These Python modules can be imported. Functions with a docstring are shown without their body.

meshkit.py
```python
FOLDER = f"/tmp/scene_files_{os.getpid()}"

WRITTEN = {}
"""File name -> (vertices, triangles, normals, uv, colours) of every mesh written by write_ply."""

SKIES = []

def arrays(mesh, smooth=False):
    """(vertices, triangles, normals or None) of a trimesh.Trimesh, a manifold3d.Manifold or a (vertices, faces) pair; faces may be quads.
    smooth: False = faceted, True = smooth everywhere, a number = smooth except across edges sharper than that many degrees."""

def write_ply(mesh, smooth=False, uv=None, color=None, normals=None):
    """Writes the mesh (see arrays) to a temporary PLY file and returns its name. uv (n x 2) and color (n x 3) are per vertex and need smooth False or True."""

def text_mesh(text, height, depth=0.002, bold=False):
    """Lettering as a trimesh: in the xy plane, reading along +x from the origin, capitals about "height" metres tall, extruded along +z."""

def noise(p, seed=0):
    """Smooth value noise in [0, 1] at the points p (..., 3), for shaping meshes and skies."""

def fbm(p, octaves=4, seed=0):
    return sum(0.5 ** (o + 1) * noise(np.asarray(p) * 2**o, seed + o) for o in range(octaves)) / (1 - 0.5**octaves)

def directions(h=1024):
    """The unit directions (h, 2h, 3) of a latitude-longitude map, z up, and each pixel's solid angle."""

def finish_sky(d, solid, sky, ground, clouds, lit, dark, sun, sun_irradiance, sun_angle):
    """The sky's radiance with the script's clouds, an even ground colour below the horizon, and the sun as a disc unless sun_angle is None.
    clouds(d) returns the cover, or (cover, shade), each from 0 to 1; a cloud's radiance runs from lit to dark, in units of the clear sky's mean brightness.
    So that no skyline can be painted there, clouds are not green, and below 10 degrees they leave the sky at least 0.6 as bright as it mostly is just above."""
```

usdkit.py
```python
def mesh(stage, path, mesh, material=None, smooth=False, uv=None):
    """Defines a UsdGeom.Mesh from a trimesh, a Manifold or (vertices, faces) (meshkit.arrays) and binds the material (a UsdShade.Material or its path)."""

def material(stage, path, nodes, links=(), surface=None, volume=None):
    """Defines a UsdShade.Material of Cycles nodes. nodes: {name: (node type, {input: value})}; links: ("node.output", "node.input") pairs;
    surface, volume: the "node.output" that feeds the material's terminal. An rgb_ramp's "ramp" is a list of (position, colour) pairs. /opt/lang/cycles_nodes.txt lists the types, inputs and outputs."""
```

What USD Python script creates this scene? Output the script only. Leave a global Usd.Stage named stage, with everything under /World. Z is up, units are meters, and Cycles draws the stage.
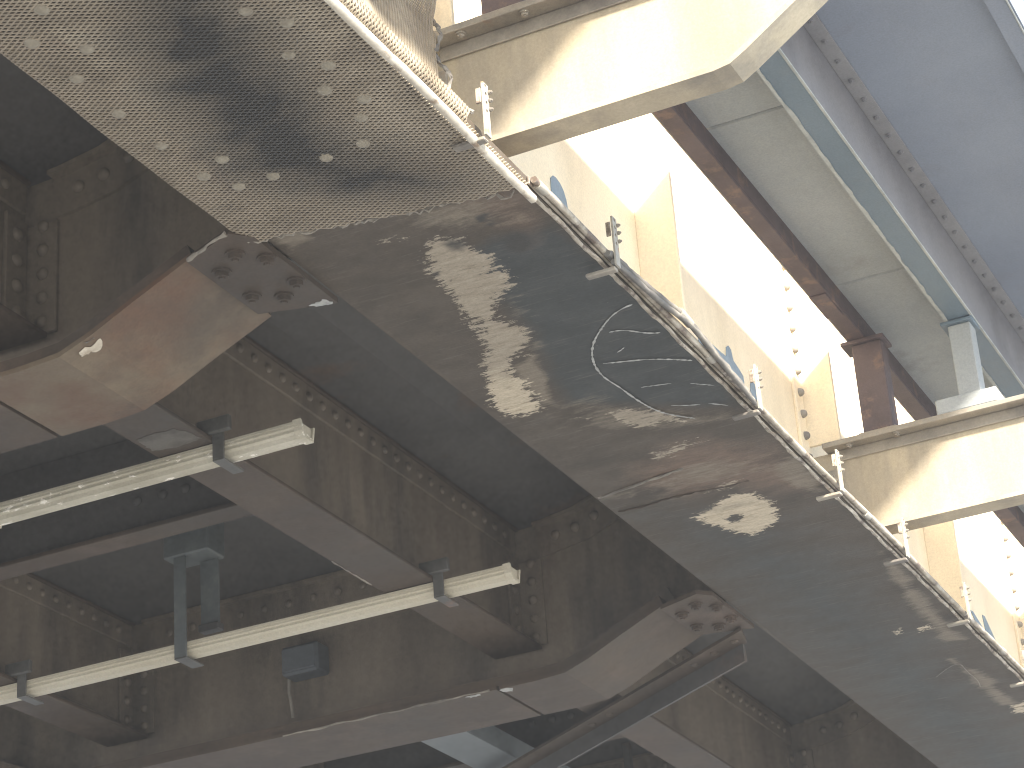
import math
import numpy as np
import trimesh
import manifold3d
import usdkit
from pxr import Usd, UsdGeom, UsdLux, UsdShade, Gf, Sdf, Vt
from scipy.spatial.transform import Rotation

stage = Usd.Stage.CreateInMemory()
UsdGeom.SetStageUpAxis(stage, UsdGeom.Tokens.z)
UsdGeom.SetStageMetersPerUnit(stage, 1.0)
world = UsdGeom.Xform.Define(stage, '/World')
stage.SetDefaultPrim(world.GetPrim())
UsdGeom.Scope.Define(stage, '/World/Looks')

# ------------------------------------------------------------------ camera, sky, sun, exposure
# x runs across the bridge, y along it, z up. EYE is the photographer's eye height above the ground;
# the shapes below are measured from the eye, and add() lifts them by EYE.
EYE = 1.6
EXPOSURE = 2.2
SUN_DIR = np.array([1.0, -0.80, 0.84])           # towards the sun
SUN_DIR /= np.linalg.norm(SUN_DIR)
SUN_INTENSITY, SKY_STRENGTH = 1.0, 0.10

cam = UsdGeom.Camera.Define(stage, '/World/camera')
Rm = Rotation.from_rotvec([1.12087124, 0.19414639, -0.44231137]).as_matrix()
right, down, fwd = Rm
cam.AddTransformOp().Set(Gf.Matrix4d(*[float(x) for x in (*right, 0, *(-down), 0, *(-fwd), 0, 0, 0, EYE, 1)]))
cam.CreateHorizontalApertureAttr(36.0)
cam.CreateVerticalApertureAttr(27.0)
cam.CreateFocalLengthAttr(36.0 * 2389.0 / 1024.0)
cam.CreateClippingRangeAttr(Gf.Vec2f(0.05, 2000))
cam.CreateExposureAttr(EXPOSURE)

elev = math.asin(SUN_DIR[2])
sky_mat = usdkit.material(stage, '/World/Looks/sky_light', {
    'sky': ('sky_texture', {'sky_type': 'single_scattering', 'sun_disc': False, 'sun_elevation': elev,
                            'sun_rotation': math.atan2(SUN_DIR[0], SUN_DIR[1])}),
    'bg': ('background_shader', {'strength': SKY_STRENGTH})}, [('sky.color', 'bg.color')], surface='bg.background')
dome = UsdLux.DomeLight.Define(stage, '/World/sky')
UsdShade.MaterialBindingAPI.Apply(dome.GetPrim()).Bind(sky_mat)
dome.GetPrim().SetCustomDataByKey('kind', 'structure')
dome.GetPrim().SetCustomDataByKey('label', 'pale bright sky beyond the bridge')
sun = UsdLux.DistantLight.Define(stage, '/World/sun')
sun.CreateIntensityAttr(SUN_INTENSITY)
sun.CreateAngleAttr(3.5)
sun.CreateColorAttr(Gf.Vec3f(1.0, 0.91, 0.78))
sun.GetPrim().CreateAttribute('inputs:normalize', Sdf.ValueTypeNames.Bool).Set(True)
zax = SUN_DIR
xax = np.cross([0, 0, 1.0], zax); xax /= np.linalg.norm(xax)
yax = np.cross(zax, xax)
sun.AddTransformOp().Set(Gf.Matrix4d(*[float(v) for v in (*xax, 0, *yax, 0, *zax, 0, 0, 0, 30, 1)]))

rng = np.random.default_rng(7)

# ------------------------------------------------------------------ materials
LOOK = {}


def paint(name, ramp, scale=3.0, rough=0.6, rust=None, rust_at=(0.62, 0.7), rust_scale=6.0, fleck=None, fleck_at=(0.70, 0.72),
          bump=0.25, stretch=(1, 1, 1), spec=0.4, soot=None, soot_at=(0.5, 0.7)):
    """Old painted steel or concrete: slow tone drift, rust and soot blotches, chipped flecks and a fine uneven relief."""
    nodes = {
        'geo': ('geometry', {}),
        'map': ('mapping', {'scale': stretch}),
        'n1': ('noise_texture', {'scale': scale, 'detail': 7.0, 'roughness': 0.6}),
        'r1': ('rgb_ramp', {'ramp': ramp}),
        'n4': ('noise_texture', {'scale': 150.0, 'detail': 4.0, 'roughness': 0.6}),
        'grain': ('map_range', {'from_min': 0.3, 'from_max': 0.7, 'to_min': 0.91, 'to_max': 1.07}),
        'mg': ('mix', {'mix_type': 'multiply', 'fac': 1.0}),
        'cg': ('combine_color', {}),
        'n5': ('noise_texture', {'scale': 22.0, 'detail': 6.0}),
        'badd': ('math', {'math_type': 'multiply_add', 'value2': 0.35}),
        'b': ('bump', {'strength': bump, 'distance': 0.004}),
        'p': ('principled_bsdf', {'roughness': rough, 'specular_ior_level': spec}),
    }
    links = [('geo.position', 'map.vector'), ('map.vector', 'n1.vector'), ('n1.fac', 'r1.fac'), ('geo.position', 'n4.vector'),
             ('geo.position', 'n5.vector'), ('n4.fac', 'grain.value'), ('grain.result', 'cg.r'), ('grain.result', 'cg.g'), ('grain.result', 'cg.b'),
             ('n4.fac', 'badd.value1'), ('n5.fac', 'badd.value3'), ('badd.value', 'b.height'), ('b.normal', 'p.normal')]
    last = 'r1.color'
    for tag_, col, at_, sc, seed in (('rust', rust, rust_at, rust_scale, 3.1), ('soot', soot, soot_at, 2.2, 11.7), ('fleck', fleck, fleck_at, 30.0, 5.5)):
        if col is None:
            continue
        nodes[tag_ + 'o'] = ('mapping', {'location': (seed, seed * 2, seed * 3), 'scale': stretch})
        nodes[tag_ + 'n'] = ('noise_texture', {'scale': sc, 'detail': 8.0, 'roughness': 0.65})
        nodes[tag_ + 'm'] = ('map_range', {'from_min': at_[0], 'from_max': at_[1], 'to_min': 0.0, 'to_max': 1.0, 'clamp': True})
        nodes[tag_ + 'x'] = ('mix', {'color2': col})
        links += [('geo.position', tag_ + 'o.vector'), (tag_ + 'o.vector', tag_ + 'n.vector'), (tag_ + 'n.fac', tag_ + 'm.value'),
                  (tag_ + 'm.result', tag_ + 'x.fac'), (last, tag_ + 'x.color1')]
        last = tag_ + 'x.color'
    links += [(last, 'mg.color1'), ('cg.color', 'mg.color2'), ('mg.color', 'p.base_color')]
    LOOK[name] = usdkit.material(stage, '/World/Looks/' + name, nodes, links, surface='p.BSDF')


paint('sooty_steel', [(0.25, (0.128, 0.102, 0.078)), (0.5, (0.187, 0.153, 0.116)), (0.75, (0.239, 0.197, 0.150))], 2.2, 0.55,
      rust=(0.13, 0.085, 0.06), rust_at=(0.60, 0.80), rust_scale=3.0, soot=(0.065, 0.058, 0.052), soot_at=(0.50, 0.72), fleck=(0.45, 0.41, 0.35), fleck_at=(0.765, 0.775), bump=0.3, stretch=(1.6, 1.6, 0.35))
paint('deck_steel', [(0.25, (0.062, 0.058, 0.055)), (0.5, (0.087, 0.082, 0.078)), (0.75, (0.110, 0.104, 0.097))], 1.6, 0.6,
      rust=(0.13, 0.075, 0.042), rust_at=(0.58, 0.76), rust_scale=2.0, fleck=(0.42, 0.37, 0.3), fleck_at=(0.755, 0.765), bump=0.2)
paint('worn_steel', [(0.25, (0.052, 0.037, 0.026)), (0.5, (0.072, 0.052, 0.037)), (0.75, (0.090, 0.066, 0.045))], 3.5, 0.6,
      rust=(0.105, 0.074, 0.055), rust_at=(0.52, 0.68), rust_scale=4.0, soot=(0.062, 0.054, 0.046), soot_at=(0.48, 0.74), fleck=(0.62, 0.58, 0.5), fleck_at=(0.745, 0.755), bump=0.35)
paint('haunch_steel', [(0.25, (0.107, 0.083, 0.057)), (0.5, (0.149, 0.114, 0.077)), (0.75, (0.186, 0.144, 0.099))], 4.0, 0.6,
      rust=(0.125, 0.070, 0.043), rust_at=(0.44, 0.64), rust_scale=3.0, soot=(0.075, 0.06, 0.046), soot_at=(0.52, 0.72), fleck=(0.5, 0.46, 0.4), fleck_at=(0.75, 0.76), bump=0.35)
paint('cream_steel', [(0.25, (0.649, 0.530, 0.355)), (0.5, (0.818, 0.693, 0.498)), (0.75, (0.908, 0.795, 0.593))], 2.5, 0.55,
      soot=(0.52, 0.45, 0.35), soot_at=(0.60, 0.9), rust=(0.42, 0.26, 0.14), rust_at=(0.70, 0.78), rust_scale=5.0, bump=0.15, stretch=(1, 1, 0.35))
paint('sooty_cream', [(0.25, (0.195, 0.176, 0.150)), (0.5, (0.270, 0.244, 0.203)), (0.75, (0.345, 0.307, 0.247))], 5.0, 0.6,
      soot=(0.15, 0.135, 0.12), soot_at=(0.48, 0.6), rust=(0.26, 0.15, 0.09), rust_at=(0.62, 0.72), rust_scale=7.0, fleck=(0.7, 0.66, 0.56), fleck_at=(0.7, 0.715), bump=0.4)
paint('brown_steel', [(0.25, (0.062, 0.045, 0.048)), (0.5, (0.092, 0.067, 0.071)), (0.75, (0.122, 0.093, 0.100))], 4.0, 0.65,
      rust=(0.19, 0.12, 0.09), rust_at=(0.55, 0.7), rust_scale=12.0, bump=0.4)
paint('bracket_cream', [(0.25, (0.340, 0.288, 0.203)), (0.5, (0.420, 0.360, 0.261)), (0.75, (0.500, 0.432, 0.320))], 2.5, 0.6,
      soot=(0.25, 0.225, 0.185), soot_at=(0.46, 0.68), rust=(0.30, 0.19, 0.11), rust_at=(0.72, 0.8), rust_scale=5.0, fleck=(0.22, 0.185, 0.14), fleck_at=(0.735, 0.76), bump=0.2, stretch=(2.0, 2.0, 0.45))
paint('rod_paint', [(0.25, (0.40, 0.35, 0.28)), (0.5, (0.56, 0.51, 0.42)), (0.75, (0.68, 0.63, 0.53))], 18.0, 0.45, rust=(0.27, 0.20, 0.14), rust_at=(0.56, 0.66), rust_scale=14.0, bump=0.3)
paint('lilac_steel', [(0.25, (0.155, 0.155, 0.172)), (0.5, (0.19, 0.19, 0.208)), (0.75, (0.22, 0.22, 0.238))], 3.0, 0.6, soot=(0.14, 0.135, 0.145), soot_at=(0.52, 0.75), bump=0.25)
paint('patch_paint', [(0.3, (0.106, 0.098, 0.085)), (0.6, (0.132, 0.122, 0.106))], 8.0, 0.6, soot=(0.06, 0.05, 0.042), soot_at=(0.56, 0.66), bump=0.2)
paint('box_steel', [(0.3, (0.085, 0.095, 0.105)), (0.6, (0.12, 0.13, 0.14))], 6.0, 0.5, bump=0.2)
paint('edge_paint', [(0.25, (0.156, 0.129, 0.098)), (0.45, (0.281, 0.242, 0.191)), (0.6, (0.406, 0.367, 0.304)), (0.75, (0.515, 0.476, 0.406))], 16.0, 0.55, rust=(0.13, 0.10, 0.08), rust_at=(0.52, 0.6), rust_scale=18.0, bump=0.4)
paint('blue_steel', [(0.25, (0.100, 0.146, 0.190)), (0.5, (0.118, 0.169, 0.218)), (0.75, (0.139, 0.190, 0.237))], 2.5, 0.45,
      soot=(0.15, 0.17, 0.185), soot_at=(0.55, 0.8), bump=0.12)
paint('ledge_steel', [(0.25, (0.190, 0.192, 0.208)), (0.5, (0.238, 0.239, 0.252)), (0.75, (0.273, 0.274, 0.284))], 6.0, 0.6, soot=(0.12, 0.12, 0.14), soot_at=(0.55, 0.75), bump=0.3)
paint('pale_edge', [(0.25, (0.246, 0.268, 0.268)), (0.5, (0.361, 0.383, 0.376)), (0.75, (0.448, 0.462, 0.448))], 12.0, 0.6, soot=(0.2, 0.23, 0.24), soot_at=(0.55, 0.7), bump=0.4)
paint('concrete', [(0.25, (0.264, 0.282, 0.288)), (0.5, (0.322, 0.344, 0.350)), (0.75, (0.370, 0.390, 0.396))], 2.0, 0.85,
      soot=(0.21, 0.205, 0.19), soot_at=(0.58, 0.8), bump=0.35, spec=0.2)
paint('lilac_concrete', [(0.25, (0.183, 0.211, 0.266)), (0.5, (0.222, 0.254, 0.312)), (0.75, (0.252, 0.288, 0.349))], 1.5, 0.8,
      soot=(0.20, 0.205, 0.235), soot_at=(0.55, 0.8), bump=0.25, spec=0.25)
paint('cream_trunking', [(0.25, (0.480, 0.431, 0.327)), (0.5, (0.560, 0.514, 0.402)), (0.75, (0.608, 0.564, 0.454))], 6.0, 0.5,
      soot=(0.40, 0.36, 0.28), soot_at=(0.62, 0.8), bump=0.12, stretch=(0.4, 1, 1))
paint('dirty_trunking', [(0.25, (0.357, 0.323, 0.246)), (0.5, (0.493, 0.459, 0.365)), (0.75, (0.595, 0.561, 0.468))], 9.0, 0.6,
      soot=(0.22, 0.18, 0.13), soot_at=(0.60, 0.68), fleck=(0.85, 0.82, 0.74), fleck_at=(0.60, 0.63), bump=0.5, stretch=(0.5, 1, 1))
paint('strap_steel', [(0.25, (0.075, 0.072, 0.068)), (0.5, (0.100, 0.098, 0.090)), (0.75, (0.130, 0.125, 0.117))], 8.0, 0.5, rust=(0.20, 0.11, 0.07), rust_at=(0.6, 0.7), bump=0.2)
paint('hanger_steel', [(0.25, (0.102, 0.114, 0.114)), (0.5, (0.132, 0.147, 0.147)), (0.75, (0.180, 0.192, 0.180))], 6.0, 0.5, soot=(0.1, 0.1, 0.1), soot_at=(0.55, 0.75), bump=0.2)
paint('galvanised', [(0.25, (0.253, 0.237, 0.204)), (0.5, (0.341, 0.320, 0.276)), (0.75, (0.418, 0.397, 0.347))], 14.0, 0.45, rust=(0.36, 0.22, 0.13), rust_at=(0.60, 0.68), rust_scale=20.0, bump=0.25)
paint('cord_rubber', [(0.25, (0.08, 0.075, 0.07)), (0.5, (0.15, 0.14, 0.125)), (0.75, (0.30, 0.27, 0.22))], 14.0, 0.7, bump=0.4)
paint('blue_mark', [(0.25, (0.15, 0.20, 0.25)), (0.5, (0.19, 0.25, 0.305)), (0.75, (0.24, 0.30, 0.35))], 20.0, 0.5, bump=0.1)
paint('chalk', [(0.25, (0.268, 0.274, 0.268)), (0.5, (0.393, 0.399, 0.387)), (0.75, (0.476, 0.476, 0.464))], 45.0, 0.9, bump=0.5)
paint('rivet_cream', [(0.25, (0.189, 0.163, 0.123)), (0.5, (0.268, 0.239, 0.184)), (0.75, (0.324, 0.294, 0.231))], 60.0, 0.55, bump=0.4)
paint('pale_trough', [(0.25, (0.121, 0.139, 0.146)), (0.5, (0.151, 0.168, 0.174)), (0.75, (0.176, 0.194, 0.197))], 3.0, 0.5, bump=0.15)
paint('asphalt', [(0.25, (0.10, 0.10, 0.098)), (0.5, (0.13, 0.128, 0.125)), (0.75, (0.17, 0.165, 0.16))], 3.0, 0.9, bump=0.5, spec=0.2)
paint('pale_ground', [(0.25, (0.205, 0.202, 0.191)), (0.5, (0.238, 0.237, 0.226)), (0.75, (0.273, 0.270, 0.261))], 0.4, 0.9, bump=0.5, spec=0.2)
paint('white_line', [(0.25, (0.6, 0.6, 0.58)), (0.5, (0.72, 0.72, 0.7)), (0.75, (0.8, 0.8, 0.78))], 8.0, 0.8, bump=0.3)


def wear_material(name, mesh_mode=False):
    """Paint whose worn areas come from the mesh: wear = (peel, slate, rust), worn = (dark smudge, dim cream, -)."""
    nodes = {
        'geo': ('geometry', {}),
        'a': ('attribute', {'attribute': 'wear'}), 'sa': ('separate_color', {}),
        'a2': ('attribute', {'attribute': 'worn'}), 'sa2': ('separate_color', {}),
        'map': ('mapping', {'rotation': (0, 0, -0.3), 'scale': (13.0, 60.0, 20.0)}),
        'ragged': ('noise_texture', {'scale': 1.0, 'detail': 8.0, 'roughness': 0.78}),
        'map3': ('mapping', {'rotation': (0, 0, -0.38), 'scale': (9.0, 150.0, 9.0), 'location': (3.0, 1.0, 2.0)}),
        'scuff': ('noise_texture', {'scale': 1.0, 'detail': 5.0, 'roughness': 0.6}),
        'sce': ('map_range', {'from_min': 0.58, 'from_max': 0.72, 'to_min': 0.0, 'to_max': 0.5, 'clamp': True}),
        'm7': ('mix', {'color2': (0.15, 0.135, 0.115)}),
        'tone': ('mix', {'mix_type': 'multiply', 'color2': (0.50, 0.50, 0.52)}), 'holes': ('math', {'math_type': 'multiply_add', 'value2': 1.2}),
        'map2': ('mapping', {'rotation': (0, 0, -0.3), 'scale': (5.0, 7.5, 5.0)}),
        'cloud': ('noise_texture', {'scale': 1.0, 'detail': 7.0, 'roughness': 0.62}),
        'fine': ('noise_texture', {'scale': 160.0, 'detail': 4.0}),
        'base': ('rgb_ramp', {'ramp': [(0.28, (0.052, 0.041, 0.030)), (0.5, (0.073, 0.058, 0.043)), (0.72, (0.100, 0.081, 0.062))]}),
        'slate': ('rgb_ramp', {'ramp': [(0.3, (0.033, 0.037, 0.037)), (0.5, (0.043, 0.048, 0.048)), (0.72, (0.062, 0.066, 0.064))]}),
        'cream': ('rgb_ramp', {'ramp': [(0.32, (0.34, 0.28, 0.20)), (0.48, (0.50, 0.43, 0.32)), (0.66, (0.64, 0.56, 0.43))]}),
        'dimc': ('rgb_ramp', {'ramp': [(0.3, (0.15, 0.124, 0.093)), (0.6, (0.23, 0.195, 0.148))]}),
        'rust': ('rgb_ramp', {'ramp': [(0.3, (0.11, 0.075, 0.053)), (0.6, (0.19, 0.13, 0.095))]}),
        # peel = attribute + raggedness, cut sharply
        'pj': ('math', {'math_type': 'multiply_add', 'value2': 2.0}), 'pe': ('map_range', {'from_min': 2.32, 'from_max': 2.39, 'to_min': 0.0, 'to_max': 1.0, 'clamp': True}),
        'sj': ('math', {'math_type': 'multiply_add', 'value2': 0.9}), 'se': ('map_range', {'from_min': 0.72, 'from_max': 1.18, 'to_min': 0.0, 'to_max': 1.0, 'clamp': True}),
        'rj': ('math', {'math_type': 'multiply_add', 'value2': 1.3}), 're': ('map_range', {'from_min': 0.95, 'from_max': 1.45, 'to_min': 0.0, 'to_max': 0.8, 'clamp': True}),
        'dj': ('math', {'math_type': 'multiply_add', 'value2': 1.5}), 'de': ('map_range', {'from_min': 0.90, 'from_max': 1.60, 'to_min': 0.0, 'to_max': 1.0, 'clamp': True}),
        'cj0': ('math', {'math_type': 'multiply_add', 'value2': 1.5}), 'cj': ('math', {'math_type': 'multiply_add', 'value2': 1.0}), 'ce': ('map_range', {'from_min': 1.62, 'from_max': 2.0, 'to_min': 0.0, 'to_max': 0.9, 'clamp': True}),
        'm1': ('mix', {}), 'm2': ('mix', {}), 'm3': ('mix', {}), 'm4': ('mix', {'color2': (0.042, 0.040, 0.037)}), 'm5': ('mix', {}),
        'spk': ('noise_texture', {'scale': 55.0, 'detail': 5.0, 'roughness': 0.7}),
        'spe': ('map_range', {'from_min': 0.735, 'from_max': 0.75, 'to_min': 0.0, 'to_max': 0.7, 'clamp': True}),
        'm6': ('mix', {'color2': (0.36, 0.325, 0.27)}),
        'grain': ('map_range', {'from_min': 0.3, 'from_max': 0.7, 'to_min': 0.88, 'to_max': 1.1}), 'cg': ('combine_color', {}),
        'mg': ('mix', {'mix_type': 'multiply', 'fac': 1.0}),
        'h': ('math', {'math_type': 'multiply_add', 'value2': -1.0}), 'h2': ('math', {'math_type': 'multiply_add', 'value2': 0.25}),
        'b': ('bump', {'strength': 0.4, 'distance': 0.0022}),
        'p': ('principled_bsdf', {'roughness': 0.62, 'specular_ior_level': 0.32}),
    }
    if mesh_mode:
        nodes['base'] = ('rgb_ramp', {'ramp': [(0.3, (0.185, 0.150, 0.108)), (0.5, (0.30, 0.252, 0.186)), (0.7, (0.43, 0.37, 0.28))]})
        nodes['p'] = ('principled_bsdf', {'roughness': 0.5, 'specular_ior_level': 0.5})
        nodes['spe'] = ('map_range', {'from_min': 0.735, 'from_max': 0.75, 'to_min': 0.0, 'to_max': 0.0})
    links = [('a.color', 'sa.color'), ('a2.color', 'sa2.color'), ('geo.position', 'map.vector'), ('map.vector', 'ragged.vector'),
             ('geo.position', 'map2.vector'), ('map2.vector', 'cloud.vector'), ('geo.position', 'fine.vector'), ('geo.position', 'spk.vector'),
             ('cloud.fac', 'base.fac'), ('cloud.fac', 'slate.fac'), ('ragged.fac', 'cream.fac'), ('ragged.fac', 'dimc.fac'), ('ragged.fac', 'rust.fac'),
             ('ragged.fac', 'pj.value1'), ('spk.fac', 'holes.value1'), ('sa.r', 'holes.value3'), ('holes.value', 'pj.value3'), ('pj.value', 'pe.value'),
             ('geo.position', 'map3.vector'), ('map3.vector', 'scuff.vector'), ('scuff.fac', 'sce.value'), ('sce.result', 'm7.fac'), ('m2.color', 'm7.color1'),
             ('sa2.b', 'tone.fac'), ('cream.color', 'tone.color1'),
             ('cloud.fac', 'sj.value1'), ('sa.g', 'sj.value3'), ('sj.value', 'se.value'),
             ('cloud.fac', 'rj.value1'), ('sa.b', 'rj.value3'), ('rj.value', 're.value'),
             ('cloud.fac', 'dj.value1'), ('sa2.r', 'dj.value3'), ('dj.value', 'de.value'),
             ('cloud.fac', 'cj0.value1'), ('sa2.g', 'cj0.value3'), ('ragged.fac', 'cj.value1'), ('cj0.value', 'cj.value3'), ('cj.value', 'ce.value'),
             ('se.result', 'm1.fac'), ('base.color', 'm1.color1'), ('slate.color', 'm1.color2'),
             ('re.result', 'm2.fac'), ('m1.color', 'm2.color1'), ('rust.color', 'm2.color2'),
             ('ce.result', 'm3.fac'), ('m7.color', 'm3.color1'), ('dimc.color', 'm3.color2'),
             ('pe.result', 'm5.fac'), ('m3.color', 'm5.color1'), ('tone.color', 'm5.color2'),
             ('de.result', 'm4.fac'), ('m5.color', 'm4.color1'),
             ('spk.fac', 'spe.value'), ('spe.result', 'm6.fac'), ('m4.color', 'm6.color1'),
             ('fine.fac', 'grain.value'), ('grain.result', 'cg.r'), ('grain.result', 'cg.g'), ('grain.result', 'cg.b'),
             ('m6.color', 'mg.color1'), ('cg.color', 'mg.color2'), ('mg.color', 'p.base_color'),
             ('pe.result', 'h.value1'), ('spk.fac', 'h.value3'), ('fine.fac', 'h2.value1'), ('h.value', 'h2.value3'), ('h2.value', 'b.height'), ('b.normal', 'p.normal')]
    LOOK[name] = usdkit.material(stage, '/World/Looks/' + name, nodes, links, surface='p.BSDF')


wear_material('worn_soffit')
wear_material('mesh_metal', True)

# ------------------------------------------------------------------ shape helpers
MB = trimesh.util.concatenate


def box(x0, x1, y0, y1, z0, z1, c=0.0):
    """A box, its edges chamfered by c."""
    x0, x1 = min(x0, x1), max(x0, x1); y0, y1 = min(y0, y1), max(y0, y1); z0, z1 = min(z0, z1), max(z0, z1)
    if c <= 0:
        m = trimesh.creation.box(extents=(x1 - x0, y1 - y0, z1 - z0)); m.apply_translation(((x0 + x1) / 2, (y0 + y1) / 2, (z0 + z1) / 2)); return m
    c = min(c, 0.45 * (x1 - x0), 0.45 * (y1 - y0), 0.45 * (z1 - z0))
    pts = []
    for x, ix in ((x0, 1), (x1, -1)):
        for y, iy in ((y0, 1), (y1, -1)):
            for z, iz in ((z0, 1), (z1, -1)):
                pts += [(x, y + iy * c, z + iz * c), (x + ix * c, y, z + iz * c), (x + ix * c, y + iy * c, z)]
    return trimesh.convex.convex_hull(np.array(pts))


def prism(poly, a, b, axis):
    """The polygon (a list of 2-d points) pushed from a to b along axis: 'x' takes (y, z), 'y' takes (x, z), 'z' takes (x, y)."""
    cs = manifold3d.CrossSection([np.array(poly, float)], manifold3d.FillRule.NonZero)
    if cs.area() < 0 or len(cs.to_polygons()) == 0:
        cs = manifold3d.CrossSection([np.array(poly[::-1], float)], manifold3d.FillRule.NonZero)
    m = manifold3d.Manifold.extrude(cs, abs(b - a)).to_mesh()
    v, f = np.array(m.vert_properties[:, :3], float), np.array(m.tri_verts)
    lo = min(a, b)
    if axis == 'z':
        w = np.c_[v[:, 0], v[:, 1], v[:, 2] + lo]
    elif axis == 'x':
        w = np.c_[v[:, 2] + lo, v[:, 0], v[:, 1]]
    else:
        w = np.c_[v[:, 0], v[:, 2] + lo, v[:, 1]]; f = f[:, ::-1]
    return trimesh.Trimesh(w, f, process=False)


def strip(path, t0, t1, a, b, axis='y'):
    """A plate that follows path in the plane across axis, from t0 to t1 above it."""
    p = np.array(path, float)
    d = np.gradient(p, axis=0); d /= np.linalg.norm(d, axis=1, keepdims=True)
    n = np.c_[-d[:, 1], d[:, 0]]
    if n[:, 1].mean() < 0:
        n = -n
    return prism([*map(tuple, p + n * t0), *map(tuple, (p + n * t1)[::-1])], a, b, axis)


def tube(points, r, seg=10, wob=0.0, seed=0):
    """A round tube through the points."""
    p = np.array(points, float)
    g = np.random.default_rng(seed)
    t = np.gradient(p, axis=0); t /= np.linalg.norm(t, axis=1, keepdims=True)
    ref = np.array([0, 0, 1.0]) if abs(t[:, 2]).mean() < 0.8 else np.array([1.0, 0, 0])
    u = np.cross(t, ref); u /= np.linalg.norm(u, axis=1, keepdims=True); w = np.cross(u, t)
    a = np.arange(seg) * 2 * np.pi / seg
    rr = r * (1 + wob * g.standard_normal((len(p), seg)))
    v = (p[:, None] + rr[..., None] * (np.cos(a)[None, :, None] * u[:, None] + np.sin(a)[None, :, None] * w[:, None])).reshape(-1, 3)
    f = []
    for i in range(len(p) - 1):
        for k in range(seg):
            q = (i * seg + k, i * seg + (k + 1) % seg, (i + 1) * seg + (k + 1) % seg, (i + 1) * seg + k)
            f += [(q[0], q[2], q[1]), (q[0], q[3], q[2])]
    c0, c1 = len(v), len(v) + 1
    v = np.vstack([v, p[0], p[-1]])
    for k in range(seg):
        f += [(c0, k, (k + 1) % seg), (c1, (len(p) - 1) * seg + (k + 1) % seg, (len(p) - 1) * seg + k)]
    m = trimesh.Trimesh(v, f, process=False)
    if m.volume < 0:
        m.invert()
    return m


def rivet(c, n, r=0.018, h=0.012, seg=10):
    """A domed rivet head at c, standing out along n."""
    prof = [(r, -0.002), (r, h * 0.15), (r * 0.9, h * 0.5), (r * 0.6, h * 0.85), (0.0, h)]
    a = np.arange(seg) * 2 * np.pi / seg
    v = [(R * math.cos(q), R * math.sin(q), z) for R, z in prof[:-1] for q in a] + [(0, 0, h)]
    f = []
    for i in range(len(prof) - 2):
        for k in range(seg):
            q = (i * seg + k, i * seg + (k + 1) % seg, (i + 1) * seg + (k + 1) % seg, (i + 1) * seg + k)
            f += [(q[0], q[1], q[2]), (q[0], q[2], q[3])]
    last = (len(prof) - 2) * seg
    f += [(last + k, last + (k + 1) % seg, len(v) - 1) for k in range(seg)]
    m = trimesh.Trimesh(v, f, process=False)
    m.apply_transform(trimesh.geometry.align_vectors([0, 0, 1], n)); m.apply_translation(c)
    return m


def bolt(c, n, r=0.019, h=0.016):
    """A hexagon bolt head on a washer."""
    w = trimesh.creation.cylinder(radius=r * 1.35, height=0.005, sections=14); w.apply_translation((0, 0, 0.0025))
    hd = trimesh.creation.cylinder(radius=r, height=h, sections=6); hd.apply_translation((0, 0, 0.005 + h / 2))
    st = trimesh.creation.cylinder(radius=r * 0.5, height=h * 0.4, sections=8); st.apply_translation((0, 0, 0.005 + h * 1.2))
    m = MB([w, hd, st]); m.apply_transform(trimesh.geometry.align_vectors([0, 0, 1], n)); m.apply_translation(c)
    return m


# ------------------------------------------------------------------ things and parts
COUNT = {}
BASE = {}


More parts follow.
